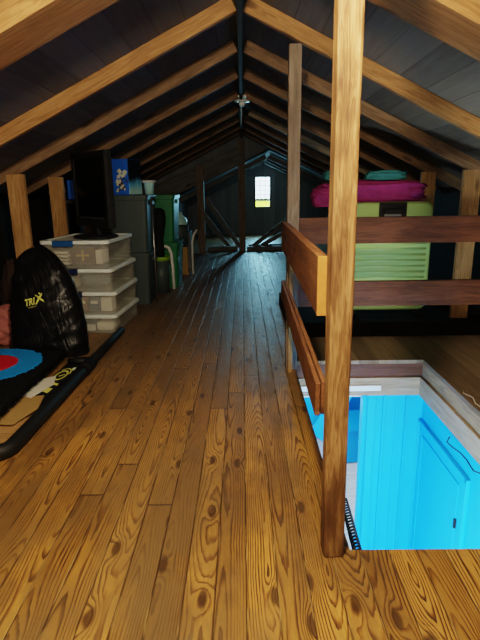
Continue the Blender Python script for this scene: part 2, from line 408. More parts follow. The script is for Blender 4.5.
for i in range(60): h.sphere((-30+i*1.5+rr.uniform(-.4, .4), 199, -2.9), .8, (1.6, 1, rr.uniform(.6, 1.2)), 10, 6)
tag(h.build('hedge', M['hedge'], smooth=True), 'grey-green hedge line along the far edge of the field outside the window', 'hedge')['kind'] = 'stuff'

# ------------------------------------------------------------------ rafters
ORD = ['nearest', 'second', 'third', 'fourth', 'fifth', 'sixth', 'seventh', 'eighth', 'ninth']
D = [2.5, 3.52, 4.47, 5.43, 6.5, 7.7, 8.7, 9.7, 10.55]
ca = math.cos(math.atan(SL))
for i, d in enumerate(D):
    for sgn, side in ((-1, 'above the storage totes'), (1, 'above the suitcase')):
        xe = 2.4; hh = .097; nrm = Vector((sgn*SL, 0, 1)).normalized()
        off = nrm*(hh/2)
        x0 = .018
        mat = M['rafter']; nm = 'roof rafter'
        if i == 5 and sgn > 0: mat, x0 = M['rafter_pale'], .10
        p0 = Vector((sgn*x0, d, ZR-SL*x0))+off; p1 = Vector((sgn*xe, d, ZR-SL*xe))+off
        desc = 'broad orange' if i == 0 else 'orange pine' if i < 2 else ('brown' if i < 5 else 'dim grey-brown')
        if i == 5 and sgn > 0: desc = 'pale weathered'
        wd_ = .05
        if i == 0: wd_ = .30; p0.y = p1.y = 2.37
        if i > 1 and mat is M['rafter']: mat = M['rafter_dim']  # rafters farther off get a darker copy, their dimmer light put into colour
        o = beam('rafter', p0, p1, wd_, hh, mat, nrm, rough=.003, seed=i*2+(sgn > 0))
        tag(o, f'{ORD[i]} {desc} rafter from the camera on the roof slope {side}', 'rafter', 'rafters of the main roof')
for i, d in enumerate((11.9, 12.9, 13.9)):
    for x1, side in ((AL, 'totes'), (AR, 'suitcase')):
        s_ = 1 if x1 > AX else -1
        nrm = Vector((s_*ASL, 0, 1)).normalized()
        q0 = Vector((AX+s_*.06, d, AZ-ASL*.06)); q1 = Vector((x1-s_*.03, d, za(x1)+ASL*.03))
        o = beam('rafter', q0-nrm*.055, q1-nrm*.055, .045, .10, M['lumber'], nrm)
        tag(o, f'{ORD[i]} dark rafter of the low roof around the far window, slope on the {side} side', 'rafter', 'rafters of the low far roof')

# wide sloping board and posts at the far partition
tag(beam('sloping_beam', (-2.2, 10.86, 1.06), (-.03, 10.86, 1.99), .06, .36, M['lumber'], (-.4, 0, 1)), 'wide dark board sloping up to the middle post at the far partition', 'beam')
tag(beam('wooden_post', (-.86, 10.72, 0), (-.86, 10.72, 1.80), .15, .14, M['post_grey'], (0, 1, 0)), 'brown square post at the far end nearest the green totes', 'post')
tag(beam('wooden_post', (0, 10.95, 0), (0, 10.95, 2.33), .14, .10, M['post_grey'], (0, 1, 0)), 'dark square post under the ridge just beside the far window', 'post')
for (p0, p1, lab) in (((-.80, 11.3, 1.15), (-.05, 11.3, .05), 'upper of two diagonal boards between the two far posts'), ((-.86, 11.36, .80), (-.30, 11.36, .05), 'lower of two diagonal boards between the two far posts'),
                      ((.20, 11.3, .05), (1.10, 11.3, .72), 'upper of two diagonal boards under the far window'), ((.38, 11.36, .05), (1.25, 11.36, .55), 'lower of two diagonal boards under the far window')):
    tag(beam('diagonal_brace', p0, p1, .04, .09, M['lumber'], (0, 0, 1)), lab, 'board', 'diagonal boards at the far end')
for k, (x0, x1, y, z) in enumerate(((-.75, -.12, 11.10, .046), (.10, 1.3, 11.10, .046), (.15, 1.0, 11.5, .046))):
    lab = ('loose grey board lying on the floor between the two far posts', 'loose grey board lying on the floor below the far window, nearest the camera', 'loose grey board lying on the floor below the far window, behind another')[k]
    tag(beam('loose_board', (x0, y, z), (x1, y+.1, z), .12, .09, M['lumber'], (0, 0, 1)), lab, 'board', 'loose boards on the far floor')

# knee wall studs
for i, d in ((2, 4.47), (3, 5.43), (4, 6.5), (5, 7.7), (6, 8.7)):
    for sgn in (-1, 1):
        if sgn > 0 and i > 4: continue
        xc = sgn*(1.945 if i > 2 or sgn < 0 else 1.975); zt = ZR-SL*abs(xc)+.02
        base = .136 if sgn > 0 and d < 5.7 else 0
        o = beam('wall_stud', (xc, d, base), (xc, d, zt), .15, .05, M['stud'], (0, 1, 0), rough=.002, seed=i+sgn*9)
        where = {(-1, 2): 'tan upright stud behind the black bag', (-1, 3): 'tan upright stud behind the television and the clear totes', (-1, 4): 'upright stud behind the slate totes',
                 (-1, 5): 'upright stud behind the green totes', (-1, 6): 'upright stud beyond the green totes', (1, 2): 'tan upright stud beside the suitcase at the end of the dark rails',
                 (1, 3): 'dim upright stud just behind the suitcase', (1, 4): 'dim upright stud farther behind the suitcase'}[(sgn, i)]
        tag(o, where, 'stud', 'knee wall studs')

# ------------------------------------------------------------------ posts and rails around the stair opening
tag(beam('wooden_post', (.317, 1.583, 0), (.305, 1.583, zroof(.3)-.01), .074, .078, M['post'], (0, 1, 0), rough=.004, bevel=.007, seed=3), 'thick rough square post at the near corner of the stair opening', 'post')
tag(beam('wooden_post', (.352, 3.54, 0), (.352, 3.54, ZR-SL*.352-.024), .082, .075, M['post_grey'], (0, 1, 0), rough=.002, bevel=.004, seed=5), 'greyish brown square post at the far corner of the stair opening', 'post')
RN = Vector((.262, 1.62, 0)); RF = Vector((.296, 3.59, 0))
tag(beam('rail_board', RN+Vector((0, 0, .99)), RF+Vector((0, 0, .985)), .036, .198, M['rail'], (0, 0, 1), rough=.002, seed=11), 'upper wide brown rail board running along the stair opening, orange cut end', 'rail')
ur = [o for o in COL.objects if o.name == 'rail_board'][0]
o = MB().box((-.0025, 0, 0), (.006, .0365, .199)).build('cut_end', M['cut'], ur, bevel=.002); o['label'] = 'bright orange sawn end'
for s_ in (-1, 1):
    tag(beam('rail_board', RN+Vector((.010*s_+.004, 0, .591+.003*s_)), RF+Vector((.010*s_, 0, .60)), .017, .125, M['rail'], (0, 0, 1), rough=.002, seed=13+s_),
        'lower thin rail board along the stair opening, ' + ('walkway side of a pair' if s_ < 0 else 'opening side of a pair'), 'rail', 'paired lower rail boards')
tag(beam('spacer_block', (.337, 3.472, 0), (.337, 3.472, .87), .03, .05, M['stud'], (0, 1, 0), rough=.004, seed=22), 'pale short upright strip at foot of the greyish corner post', 'block')
for z, lab in ((1.012, 'upper dark reddish rail board crossing in front of the suitcase'), (.555, 'lower dark reddish rail board crossing in front of the suitcase')):
    tag(beam('rail_board', (.39, 3.60, z), (2.02, 3.60, z), .036, .185, M['rail_dark'], (0, 0, 1), rough=.0015, seed=int(z*20)), lab, 'rail', 'dark cross rails')

# ------------------------------------------------------------------ stair opening lining and hall below
def st(name, lo, hi, mat): return struct(MB().box2(lo, hi).build(name, mat, bevel=.004))
def stbeam(name, p0, p1, w, h, mat): return struct(beam(name, p0, p1, w, h, mat, (0, 0, 1), rough=.001))
stbeam('trim_1', (HX0, HY1+.025, -.085), (HX1+.05, HY1+.025, -.085), .05, .11, M['rail_dark'])     # header faces
stbeam('trim_2', (HX0, HY1+.02, -.215), (HX1+.03, HY1+.02, -.215), .07, .15, M['frame_wood'])
stbeam('trim_3', (HX1+.022, HY0-.1, -.082), (HX1+.022, HY1+.05, -.082), .045, .108, M['curb'])
stbeam('trim_4', (HX1+.012, HY0-.1, -.215), (HX1+.012, HY1, -.215), .06, .15, M['frame_wood'])
st('trim_5', (HX0-.03, HY0-.1, -.29), (HX0, HY1, -.03), M['frame_wood'])
st('trim_6', (HX0-.03, HY0-.03, -.29), (HX1+.05, HY0, -.03), M['frame_wood'])
st('trim_7', (HX1-.012, HY1-.18, -.20), (HX1+.02, HY1-.13, -.13), M['joist'])
tag(MB().box2((.45, HY1-.03, -.245), (1.075, HY1-.016, -.20)).build('white_strip', M['white'], bevel=.002), 'white painted strip fixed on the far lip of the stair opening', 'strip')
ZL = -2.2
st('wall_stair_right', (HX1+.03, .3, ZL), (HX1+.08, 3.75, -.28), M['blue'])
b = MB(); b.box2((.94, HY1+.01, ZL), (HX1+.03, HY1+.06, -.28))
for x0, x1, t in ((.94, .965, .035), (.985, 1.05, .02), (1.105, 1.125, .03), (1.21, 1.232, .016), (1.285, 1.30, .03)):
    b.box2((x0, HY1+.012-t, ZL), (x1, HY1+.012, -.285))
struct(b.build('wall_stair_end', M['blue'], bevel=.003))
# door in the right-hand stair wall
d1 = bpy.data.objects.new('door_1', None); COL.objects.link(d1); d1.location = (HX1+.03, 3.27, ZL); struct(d1)
dz = -.53-ZL
MB().box2((-.018, -.42, 0), (0, .42, dz)).build('door_panel', M['blue'], d1, bevel=.004)
b = MB()
for y in (-.44, .44): b.box((-.014, y, dz/2+.01), (.028, .028, dz+.03))
b.box((-.014, 0, dz+.012), (.028, .90, .028))
b.build('door_casing', M['blue'], d1, bevel=.003)
b = MB()
for y in (-.34, .34): b.box((-.022, y, dz/2-.02), (.008, .018, dz-.10))
b.box((-.022, 0, dz-.08), (.008, .68, .018))
b.build('door_molding', M['blue2'] if False else M['blue'], d1, bevel=.002)
MB().box((-.026, -.352, dz-.36), (.014, .022, .07)).build('hinge', M['black'], d1, bevel=.002)
# hall beyond
st('floor_lower', (-.9, .3, ZL-.03), (3.0, 7.05, ZL), M['hallfloor'])
st('wall_hall_far', (-.9, 7.0, ZL), (3.0, 7.05, -.3), M['blue'])
st('wall_hall_left', (-.93, .3, ZL), (-.9, 7.0, -.3), M['blue'])
st('wall_hall_right', (2.97, 3.7, ZL), (3.0, 7.0, -.3), M['blue'])
st('wall_hall_near', (-.9, .27, ZL), (1.5, .3, -.3), M['blue'])
st('wall_hall_side', (HX1+.08, 3.70, ZL), (3.0, 3.75, -.28), M['blue'])
b = MB(); b.box2((-.95, .27, -.33), (HX0-.03, 7.05, -.30)); b.box2((HX0-.03, HY1+.06, -.33), (3.0, 7.05, -.30)); b.box2((HX0-.03, .27, -.33), (1.55, HY0-.03, -.30))
struct(b.build('ceiling_lower', M['white']))
t = empty('storage_bench', (1.42, 6.15, ZL), R(8), 'deep blue box bench on the pale hall floor seen down the stair opening', 'bench')
MB().box((0, 0, .24), (.55, .5, .46)).build('body', M['blue2'], t, bevel=.01)
MB().box((0, -.01, .49), (.60, .55, .05)).build('lid', M['blue2'], t, bevel=.01)
tag(beam('sloping_board', (1.05, 6.55, ZL+.04), (1.75, 6.75, ZL+1.2), .04, .26, M['blue'], (1, -.6, 0)), 'light blue board leaning against the blue bench below', 'board')
# coil spring and wire
pts = []
for i in range(200):
    tt = i/199; a = tt*2*math.pi*19
    c = Vector((.470, 2.10, -.145)).lerp(Vector((.425, 1.60, -.045)), tt)
    pts.append(c+Vector((math.cos(a)*.016, math.sin(a)*.006, math.sin(a)*.015)))
tag(MB().tube(pts, .0042, 6).build('coil_spring', M['black'], smooth=True), 'black coil spring along the stair opening edge beside the thick post', 'spring')
pts = [(HX1-.015, 3.08, -.335), (HX1-.02, 3.10, -.385), (HX1-.02, 3.0, -.372), (HX1-.02, 2.9, -.35), (HX1-.02, 2.8, -.345), (HX1-.02, 2.70, -.362), (HX1-.018, 2.62, -.33), (HX1-.016, 2.58, -.30)]
tag(MB().tube(pts, .0045, 8).build('black_wire', M['black'], smooth=True), 'thin black wire hooked on the pale frame above the blue door', 'wire')
pts = [(1.46, 3.10, .005), (1.42, 3.02, .006), (1.45, 2.95, .006), (1.425, 2.86, .006), (1.44, 2.75, .005), (1.43, 2.6, .005)]
tag(MB().tube(pts, .004, 6).build('string', M['string'], smooth=True), 'pale string lying on the boards beside the stair opening', 'string')

# ------------------------------------------------------------------ ridge light and hook
t = empty('lamp_holder', (.015, 6.42, ZR-.03), 0, 'white porcelain lamp holder hanging under the ridge', 'lamp holder')
MB().box((0, 0, .012), (.10, .10, .03)).build('base', M['porcelain'], t, bevel=.006)
MB().lathe([(.012, -.005), (.088, -.03), (.095, -.042), (.05, -.045), (.045, -.04)]).build('shade', M['porcelain'], t, smooth=True)
MB().lathe([(.034, -.04), (.038, -.07), (.03, -.09), (.018, -.095)]).build('socket', M['porcelain'], t, smooth=True)
tag(MB().tube([(.0, 6.40, ZR-.08), (.012, 6.44, ZR-.2), (.0, 6.45, ZR-.32)], .004, 6).build('pull_cord', M['string'], smooth=True), 'thin pull cord hanging below the ridge lamp holder', 'cord')
tag(MB().tube([(.64, 13, 2.08), (.63, 13, 2.05), (.59, 13, 2.02), (.56, 13, 1.99), (.53, 13, 1.985)], .016, 6).build('wire_scrap', M['white'], smooth=True), 'short white wire dangling above the far window', 'wire')

# ------------------------------------------------------------------ stacked clear totes
def tote(z, w, d, h, label, latch, dx=0, rz=0):
    t = empty('storage_tote', (-1.487+dx, 4.95, z), R(-4+rz), label, 'storage tote', 'clear storage totes stacked by the black bag')
    b = MB(); r = .05; th = .006
    rg = [rrect(w*.95, d*.95, r, 0), rrect(w*.95+.01, d*.95+.01, r, .008), rrect(w*.985, d*.985, r, h-.04), rrect(w*1.0, d*1.0, r, h-.038), rrect(w*1.0, d*1.0, r, h-.028),
          rrect(w*.985-2*th, d*.985-2*th, r, h-.028), rrect(w*.95-2*th, d*.95-2*th, r, th)]
    b.rings(rg); b.build('tub', M['clear'], t, smooth=False)
    b = MB()
    b.rings([rrect(w*1.015, d*1.01, r, h-.034), rrect(w*1.03, d*1.025, r, h-.031), rrect(w*1.03, d*1.025, r, h-.008), rrect(w*1.02, d*1.015, r, h-.001), rrect(w*.93, d*.93, r*.8, h-.001), rrect(w*.91, d*.915, r*.8, h-.010)])
    lid = b.build('lid', M['lid'], t)
    b = MB(); b.box((-.09, -d*.52, h-.028), (.19, .025, .046)); b.box((-.09, -d*.50, h-.004), (.19, .055, .009)); b.build('latch', latch, lid, bevel=.004)
    return t
W_, D_ = .63, .80
tote(0, W_, D_, .185, 'bottom clear tote of the stack, standing on the floor, holding a white labelled packet', M['latch_d'], .01, 0)
tote(.187, W_, D_, .215, 'clear tote third from the top, showing blue and pink boxes inside', M['latch_d'], .012, 1)
tote(.404, W_, D_, .215, 'clear tote second from the top, holding pale papers and a grey-teal bag', M['latch_d'], 0, -.5)
tote(.621, W_, D_, .255, 'topmost clear tote with bright blue latch, under the television, holding a cross-printed box', M['latch_b'], -.02, 0)
# contents (seen through the plastic), placed in the stack's own frame
TM = Matrix.Translation((-1.487, 4.95, 0)) @ Matrix.Rotation(R(-4), 4, 'Z')
def inside(name, c, d, mat, label, cat, group=None, bevel=.004, detail=None):
    o = MB().box((0, 0, 0), d).build(name, mat, bevel=bevel); o.location = TM @ Vector(c); o.rotation_euler = (0, 0, R(-4))
    tag(o, label, cat, group)
    if detail: detail(o)
    return o
fr = -D_/2+.055
for k in range(4):
    inside('paperback', (-.205, fr+.10, .66+k*.033), (.20, .17, .024), M['paper'], 'white book lying flat in the topmost tote, ' + ('lowest of four', 'second from bottom of four', 'third from bottom of four', 'uppermost of four')[k], 'book', 'white books in the topmost tote')
def cross(o):
    b = MB(); b.box((0, -.067, 0), (.11, .004, .014)); b.box((0, -.067, 0), (.014, .004, .085))
    for p in ((-.05, 0), (.05, 0), (0, .038), (0, -.038)): b.box((p[0], -.067, p[1]), (.022, .004, .022), Matrix.Rotation(R(45), 3, 'Y'))
    b.build('cross_emblem', M['gold'], o)
inside('book_box', (.035, fr+.075, .735), (.23, .13, .165), M['brownbox'], 'dark brown box with gold cross inside the topmost tote', 'box', detail=cross)
inside('paper_stack', (.185, fr+.11, .72), (.06, .2, .13), M['paper'], 'pale papers standing at the end of the topmost tote', 'papers')
inside('paper_stack', (-.16, fr+.09, .485), (.16, .18, .13), M['paper'], 'pale papers inside the second tote from the top', 'papers')
b = MB(); b.sphere((0, 0, 0), .5, (1, 1, 1), 24, 16)
for v in b.b.verts: v.co += v.normal*mnoise.noise(v.co*6)*.12 if v.normal.length else Vector()
o = b.build('plastic_bag', M['tealbag'], smooth=True); o.scale = (.27, .2, .13); o.location = TM @ Vector((.10, fr+.12, .485)); tag(o, 'crumpled grey-teal bag inside the second tote from the top', 'bag')
for k, (x, m, nm) in enumerate(((-.135, 'bluebook', 'dark blue box at the bag end of the third tote'), (-.013, 'pinkbook', 'dusty pink box in the middle of the third tote'), (.107, 'bluebook', 'slate blue box at the middle right inside the third tote'), (.222, 'paper', 'cream box in the corner of the third tote'))):
    def spine(o, k=k):
        if k != 3: MB().box((0, -.067, .02), (.07, .003, .03)).build('label_patch', M['cream'] if k == 1 else M['paper'], o)
    inside('book_box', (x, fr+.065, .275), (.105, .13, .13), M[m], nm, 'box', 'boxes in the third tote', detail=spine)
inside('paper_packet', (-.03, fr+.09, .065), (.24, .1, .085), M['bluebook'], 'dark packet lying inside the bottom tote', 'packet')
def lab(o): MB().box((0, -.052, .008), (.06, .003, .012)).build('label_print', M['bluebook'], o)
inside('paper_packet', (.03, fr-.0, .05), (.14, .035, .06), M['white'], 'white labelled packet at the front of the bottom tote', 'packet', detail=None)
inside('cloth_bundle', (.19, fr+.12, .06), (.17, .25, .09), M['paper'], 'beige cloth bundle inside the bottom tote', 'cloth', bevel=.03)

# ------------------------------------------------------------------ television on the top tote
t = empty('television', (-1.43, 4.98, .878), 0, 'black flat television on round stand atop the clear tote stack', 'television')
nr, fa = Vector((-1.205, 4.63, 0)), Vector((-1.68, 5.18, 0))
ctr = (nr+fa)/2; L = (fa-nr).length; ax = (fa-nr).normalized(); nrm = Vector((-ax.y, ax.x, 0))
if nrm.y > 0: nrm = -nrm
ang = math.atan2((nr-fa).y, (nr-fa).x)
tv = Matrix.Translation(ctr+Vector((0, 0, 0))-Vector((-1.43, 4.98, .878))) @ Matrix.Rotation(ang, 4, 'Z')   # local +x to the near edge, -y screen side
def tvpart(b, name, mat, par=t, bevel=.006, smooth=False):
    bmesh.ops.transform(b.b, matrix=tv, verts=b.b.verts); return b.build(name, mat, par, bevel=bevel, smooth=smooth)
z0, z1 = .975, 1.662
sgn = 1
b = MB(); b.box((0, .035, (z0+z1)/2), (L, .055, z1-z0)); b.box((0, .075, (z0+z1)/2), (L*.7, .04, (z1-z0)*.7)); tvpart(b, 'housing', M['black'])
b = MB(); hz = (z0+z1)/2
for s_ in (-1, 1): b.box((s_*(L/2-.025), 0, hz), (.05, .02, z1-z0))
b.box((0, 0, z1-.022), (L, .02, .044)); b.box((0, 0, z0+.05), (L, .022, .10)); tvpart(b, 'bezel', M['black'])
tvpart(MB().box((0, .002, hz+.03), (L-.1, .01, z1-z0-.14)), 'screen', M['screen'], bevel=0)
tvpart(MB().box((0, -.012, z0+.085), (L*.72, .004, .006)), 'speaker_line', M['metal'], bevel=0)
tvpart(MB().box((0, .03, .93), (.16, .05, .12)), 'neck', M['black'])
b = MB().lathe([(.02, .0), (.20, .0), (.205, .008), (.19, .018), (.03, .026)], (0, .02, .878), 40)
for v in b.b.verts: v.co.x *= 1.25
tvpart(b, 'stand', M['black'], bevel=0, smooth=True)

# ------------------------------------------------------------------ slate and green totes
def big_tote(loc, w, d, h, mat, label, group, rz=0):
    t = empty('lidded_tote', loc, R(rz), label, 'storage tote', group)
    MB().rings([rrect(w*.9, d*.9, .04, 0), rrect(w*.97, d*.97, .04, h-.06), rrect(w, d, .04, h-.055), rrect(w, d, .04, h-.03)]).build('tub', mat, t)
    b = MB(); b.rings([rrect(w*1.03, d*1.03, .045, h-.032), rrect(w*1.03, d*1.03, .045, h-.006), rrect(w*.98, d*.98, .04, h), rrect(w*.9, d*.9, .03, h), rrect(w*.88, d*.88, .03, h-.008)])
    b.build('lid', mat, t)
    for s_ in (-1, 1): MB().box((s_*w*.505, 0, h-.09), (.03, .16, .05)).build('handle', mat, t, bevel=.006)
    return t
big_tote((-1.375, 6.07, 0), .60, .62, .615, M['darktote'], 'lower slate grey lidded tote standing on the floor behind the clear totes', 'slate totes')
big_tote((-1.365, 6.07, .617), .60, .62, .645, M['darktote'], 'upper slate grey lidded tote carrying the blue carton', 'slate totes')
big_tote((-1.17, 7.12, 0), .60, .62, .625, M['green'], 'lower green lidded tote standing on the floor', 'green totes')
big_tote((-1.20, 7.12, .627), .60, .62, .625, M['green'], 'upper green lidded tote stacked on another green one', 'green totes')
# metal pole beside slate totes
tag(MB().cyl((-1.03, 5.86, 0), (-1.03, 5.86, 1.24), .009).build('metal_pole', M['metal'], smooth=True), 'thin grey metal pole standing at the corner of slate totes', 'pole')
# blue carton
t = empty('printed_carton', (-1.375, 6.02, 1.264), R(-14), 'bright blue printed carton on the slate tote behind the television', 'carton')
MB().box((0, 0, .195), (.30, .34, .39)).build('box', M['boxblue'], t, bevel=.003)
MB().box((.1515, 0, .195), (.003, .33, .38)).build('side_print', M['ice'], t)
b = MB(); rr = random.Random(5)
for k in range(16):
    px, pz = rr.uniform(-.055, .055), rr.uniform(.04, .27)
    b.box((.075+px*(.8 if pz > .18 else 1.1), -.1715-rr.random()*.002, pz), (rr.uniform(.02, .05), .002, rr.uniform(.02, .045)), Matrix.Rotation(rr.uniform(0, 3), 3, 'Y'))
b.build('front_print', M['cream'], t)
b = MB()
for k in range(8):
    b.box((.08+rr.uniform(-.05, .05), -.1745-rr.random()*.001, rr.uniform(.05, .25)), (rr.uniform(.012, .03), .002, rr.uniform(.012, .03)), Matrix.Rotation(rr.uniform(0, 3), 3, 'Y'))
b.build('print_detail', M['brownbox'], t)
tag(MB().box((-1.98, 6.02, 1.33), (.07, .12, .22)).build('blue_packet', M['boxblue'], bevel=.01), 'small blue packet showing at the far edge of the television', 'packet')
tag(beam('packet_shelf', (-2.2, 6.02, 1.195), (-1.75, 6.02, 1.195), .2, .04, M['ridge'], (0, 0, 1)), 'dark narrow board under the small blue packet', 'board')
# aqua tub and white lid on slate tote corner
t = empty('aqua_tub', (-1.115, 6.22, 1.264), 0, 'pale aqua plastic tub on the slate totes beside the blue carton', 'tub')
MB().lathe([(.05, 0), (.062, .13), (.066, .135)]).build('cup', M['aqua'], t, smooth=True)
MB().lathe([(.075, .136), (.085, .14), (.085, .16), (.04, .165)]).build('lid', M['white'], t, smooth=True)
# lime rimmed bin, black bundle in it, white strip
t = empty('waste_bin', (-1.075, 6.53, 0), 0, 'small dark round bin with lime rim before the green totes', 'bin')
MB().lathe([(.10, 0), (.118, .43), (.108, .43), (.09, .02)]).build('body', M['darktote'], t, smooth=True)
MB().lathe([(.118, .425), (.128, .43), (.128, .475), (.114, .48), (.104, .45)], cap0=False, cap1=False).build('rim', M['lime'], t, smooth=True)
b = MB(); prof = [(.06, .40), (.066, .55), (.06, .72), (.075, .86), (.085, .98), (.07, 1.06), (.03, 1.09)]
rg = []
for r_, z in prof: rg.append([(-1.08+(.012 if z > .8 else 0)+r_*math.cos(a)*(1+.12*math.sin(3*a+z*6)), 6.53+r_*math.sin(a), z) for a in [2*math.pi*i/20 for i in range(20)]])
tag(b.rings(rg).build('fabric_bundle', M['blackmatte'], smooth=True), 'tall black fabric bundle standing in the lime-rimmed bin', 'bundle')
tag(MB().tube([(-.945, 6.74, .0), (-.95, 6.74, .30), (-.96, 6.74, .48), (-.99, 6.74, .56), (-1.03, 6.74, .585), (-1.07, 6.74, .57)], .022, 10).build('bent_pipe', M['white'], smooth=True), 'bent white pipe standing against the lower green tote', 'pipe')
# dim clutter beyond the green totes
t = empty('carton', (-1.14, 8.1, 0), R(6), 'dim brown carton on the floor beyond the green totes', 'carton')
MB().box((0, 0, .22), (.5, .4, .44)).build('box', M['card'], t, bevel=.004); MB().box((0, -.202, .22), (.09, .004, .1)).build('label_patch', M['paper'], t)
tag(MB().lathe([(.13, 0), (.15, .32), (.14, .33), (.12, .02)], (-1.0, 8.02, .442)).build('bucket', M['darktote'], smooth=True), 'dark bucket on the carton beyond the green totes', 'bucket')
tag(MB().lathe([(.10, 0), (.12, .03), (.12, .20), (.05, .27), (.045, .32)], (-1.05, 8.55, .64)).build('jug', M['aqua'], smooth=True), 'pale jug on the crate beyond the green totes', 'jug')
tag(MB().box((-1.12, 8.6, .32), (.5, .36, .64)).build('crate', M['lumber'], bevel=.01), 'tall grey crate farthest beyond the green totes', 'crate')
tag(MB().tube([(-.80, 7.98, .0), (-.80, 8.0, .5), (-.775, 8.02, .62), (-.72, 8.04, .70)], .018, 8).build('white_handle_tool', M['white'], smooth=True), 'short white curved tool on the carton beyond the green totes', 'tool')

# ------------------------------------------------------------------ black drawstring bag
lv = [(0, -1.60, .305, .13, 0), (.10, -1.605, .315, .15, .0), (.25, -1.61, .305, .145, .01), (.42, -1.62, .285, .135, .03), (.57, -1.635, .25, .12, .06), (.68, -1.655, .215, .10, .085), (.77, -1.68, .175, .08, .11), (.835, -1.685, .11, .055, .13), (.87, -1.68, .055, .03, .14)]
b = MB(); rg = []; NS = 64; NZ = 44
def lerp_lv(z):
    for a, c in zip(lv, lv[1:]):
        if a[0] <= z <= c[0]:
            k = (z-a[0])/(c[0]-a[0]); return [p+(q-p)*k for p, q in zip(a, c)]
    return list(lv[-1])
for j in range(NZ+1):
    z = .87*j/NZ; _, cx, hw, hd, oy = lerp_lv(z); ring = []
    for i in range(NS):
        a = 2*math.pi*i/NS; ca_, sa_ = math.cos(a), math.sin(a)
        e = .72
        x = hw*math.copysign(abs(ca_)**e, ca_); y = hd*math.copysign(abs(sa_)**e, sa_)
        dx, dz2 = (x*.8+z*.55), (z*.9-x*.5)
        f = (mnoise.noise(Vector((dx*5, y*3, dz2*11)))*.012 + abs(mnoise.noise(Vector((dx*9+5, y*4, dz2*16+3))))*-.012)*(0.25 if z < .02 else 1)
        ring.append((cx+x*(1+f*2), 3.98+oy+y+f*(1 if y > 0 else -1.6), max(0, z)))
    rg.append(ring)
bag_t = empty('drawstring_bag', (-1.6, 3.98, 0), 0, 'large shiny black nylon drawstring bag with yellow-white lettering standing beside the clear totes', 'bag')
MB_b = b.rings(rg); bvh = None
bag = MB_b.build('bag_body', M['nylon'], bag_t, smooth=True, loc=(1.6, -3.98, 0))
bvh = BVHTree.FromPolygons([v.co.copy() for v in bag.data.vertices], [tuple(p.vertices) for p in bag.data.polygons])
def onto_bag(x, z, lift=.004):
    h = bvh.ray_cast(Vector((x, 2.5, z)), Vector((0, 1, 0)))
    y = h[0].y if h[0] else 3.85
    return (x, y-lift, z)
cu = bpy.data.curves.new('txt', 'FONT'); cu.body = 'TRI'; cu.size = .072; cu.shear = .15; cu.offset = .0022
to = bpy.data.objects.new('txt', cu); COL.objects.link(to)
dg = bpy.context.evaluated_depsgraph_get(); tm = bpy.data.meshes.new_from_object(to.evaluated_get(dg)); bpy.data.objects.remove(to)
bm = bmesh.new(); bm.from_mesh(tm)
bmesh.ops.triangulate(bm, faces=bm.faces); bmesh.ops.subdivide_edges(bm, edges=bm.edges, cuts=2)
xs = [v.co.x for v in bm.verts]; wx = max(xs)
X0, Z0, ROT = -1.735, .425, R(14)
def txt(u, v): return (X0+u*math.cos(ROT)-v*math.sin(ROT), Z0+u*math.sin(ROT)+v*math.cos(ROT))
sc = .088/wx
for v in bm.verts: v.co = onto_bag(*txt(v.co.x*sc, v.co.y*sc*1.25), .007)
mb = MB(); mb.b.free(); mb.b = bm
mb.build('lettering', M['yellow'], bag_t, loc=(1.6, -3.98, 0))
b = MB()   # the X drawn as a leaping figure with a round head
for (u0, v0, u1, v1) in ((.092, -.004, .150, .066), (.098, .064, .158, .0)):
    P = [txt(u0+(u1-u0)*k/6, v0+(v1-v0)*k/6) for k in range(7)]
    b.tube([onto_bag(p[0], p[1], .008) for p in P], [.0055+.0035*math.sin(math.pi*k/6) for k in range(7)], 6)
hp = onto_bag(*txt(.130, .070), .008); b.sphere(hp, .0085, (1, .5, 1), 10, 8)
for k in range(5):
    q = onto_bag(*txt(.03+k*.014, -.016), .006); b.box(q, (.006, .002, .008))
b.build('figure_mark', M['yellow'], bag_t, loc=(1.6, -3.98, 0))
pts = [(-1.70, 4.10, .86), (-1.66, 4.07, .885), (-1.60, 4.02, .86), (-1.54, 3.98, .80), (-1.47, 3.93, .70)]
MB().tube(pts, .006, 6).build('drawstring', M['blackmatte'], bag_t, loc=(1.6, -3.98, 0), smooth=True)

# ------------------------------------------------------------------ black tube frame
fr_t = empty('tube_frame', (-1.17, 3.4, 0), 0, 'black tubular frame lying on the floor beside the walkway', 'frame')
path = [(-2.35, 2.245, .042), (-1.30, 2.245, .042)]+arc((-1.275, 2.325), .08, -math.pi/2, 0, 8, .042)[1:]+[(-1.165, 3.55, .042)]
off = lambda P: [(p[0]+1.17, p[1]-3.4, p[2]) for p in P]
MB().tube(off(path), .041, 18).build('corner_tube', M['black'], fr_t, smooth=True)
MB().tube(off([(-1.172, 3.50, .04), (-1.16, 4.10, .04), (-1.15, 4.52, .04)]), .034, 18).build('long_tube', M['black'], fr_t, smooth=True)
MB().tube(off([(-1.17, 3.42, .042), (-1.166, 3.60, .042)]), .047, 18).build('coupling', M['blackmatte'], fr_t, smooth=True)
MB().tube(off([(-1.20, 3.62, .05), (-1.345, 3.63, .05)]), .022, 12).build('cross_tube', M['black'], fr_t, smooth=True)
MB().tube(off([(-1.225, 2.32, .028), (-1.222, 3.55, .028)]), .016, 10).build('inner_tube', M['blackmatte'], fr_t, smooth=True)
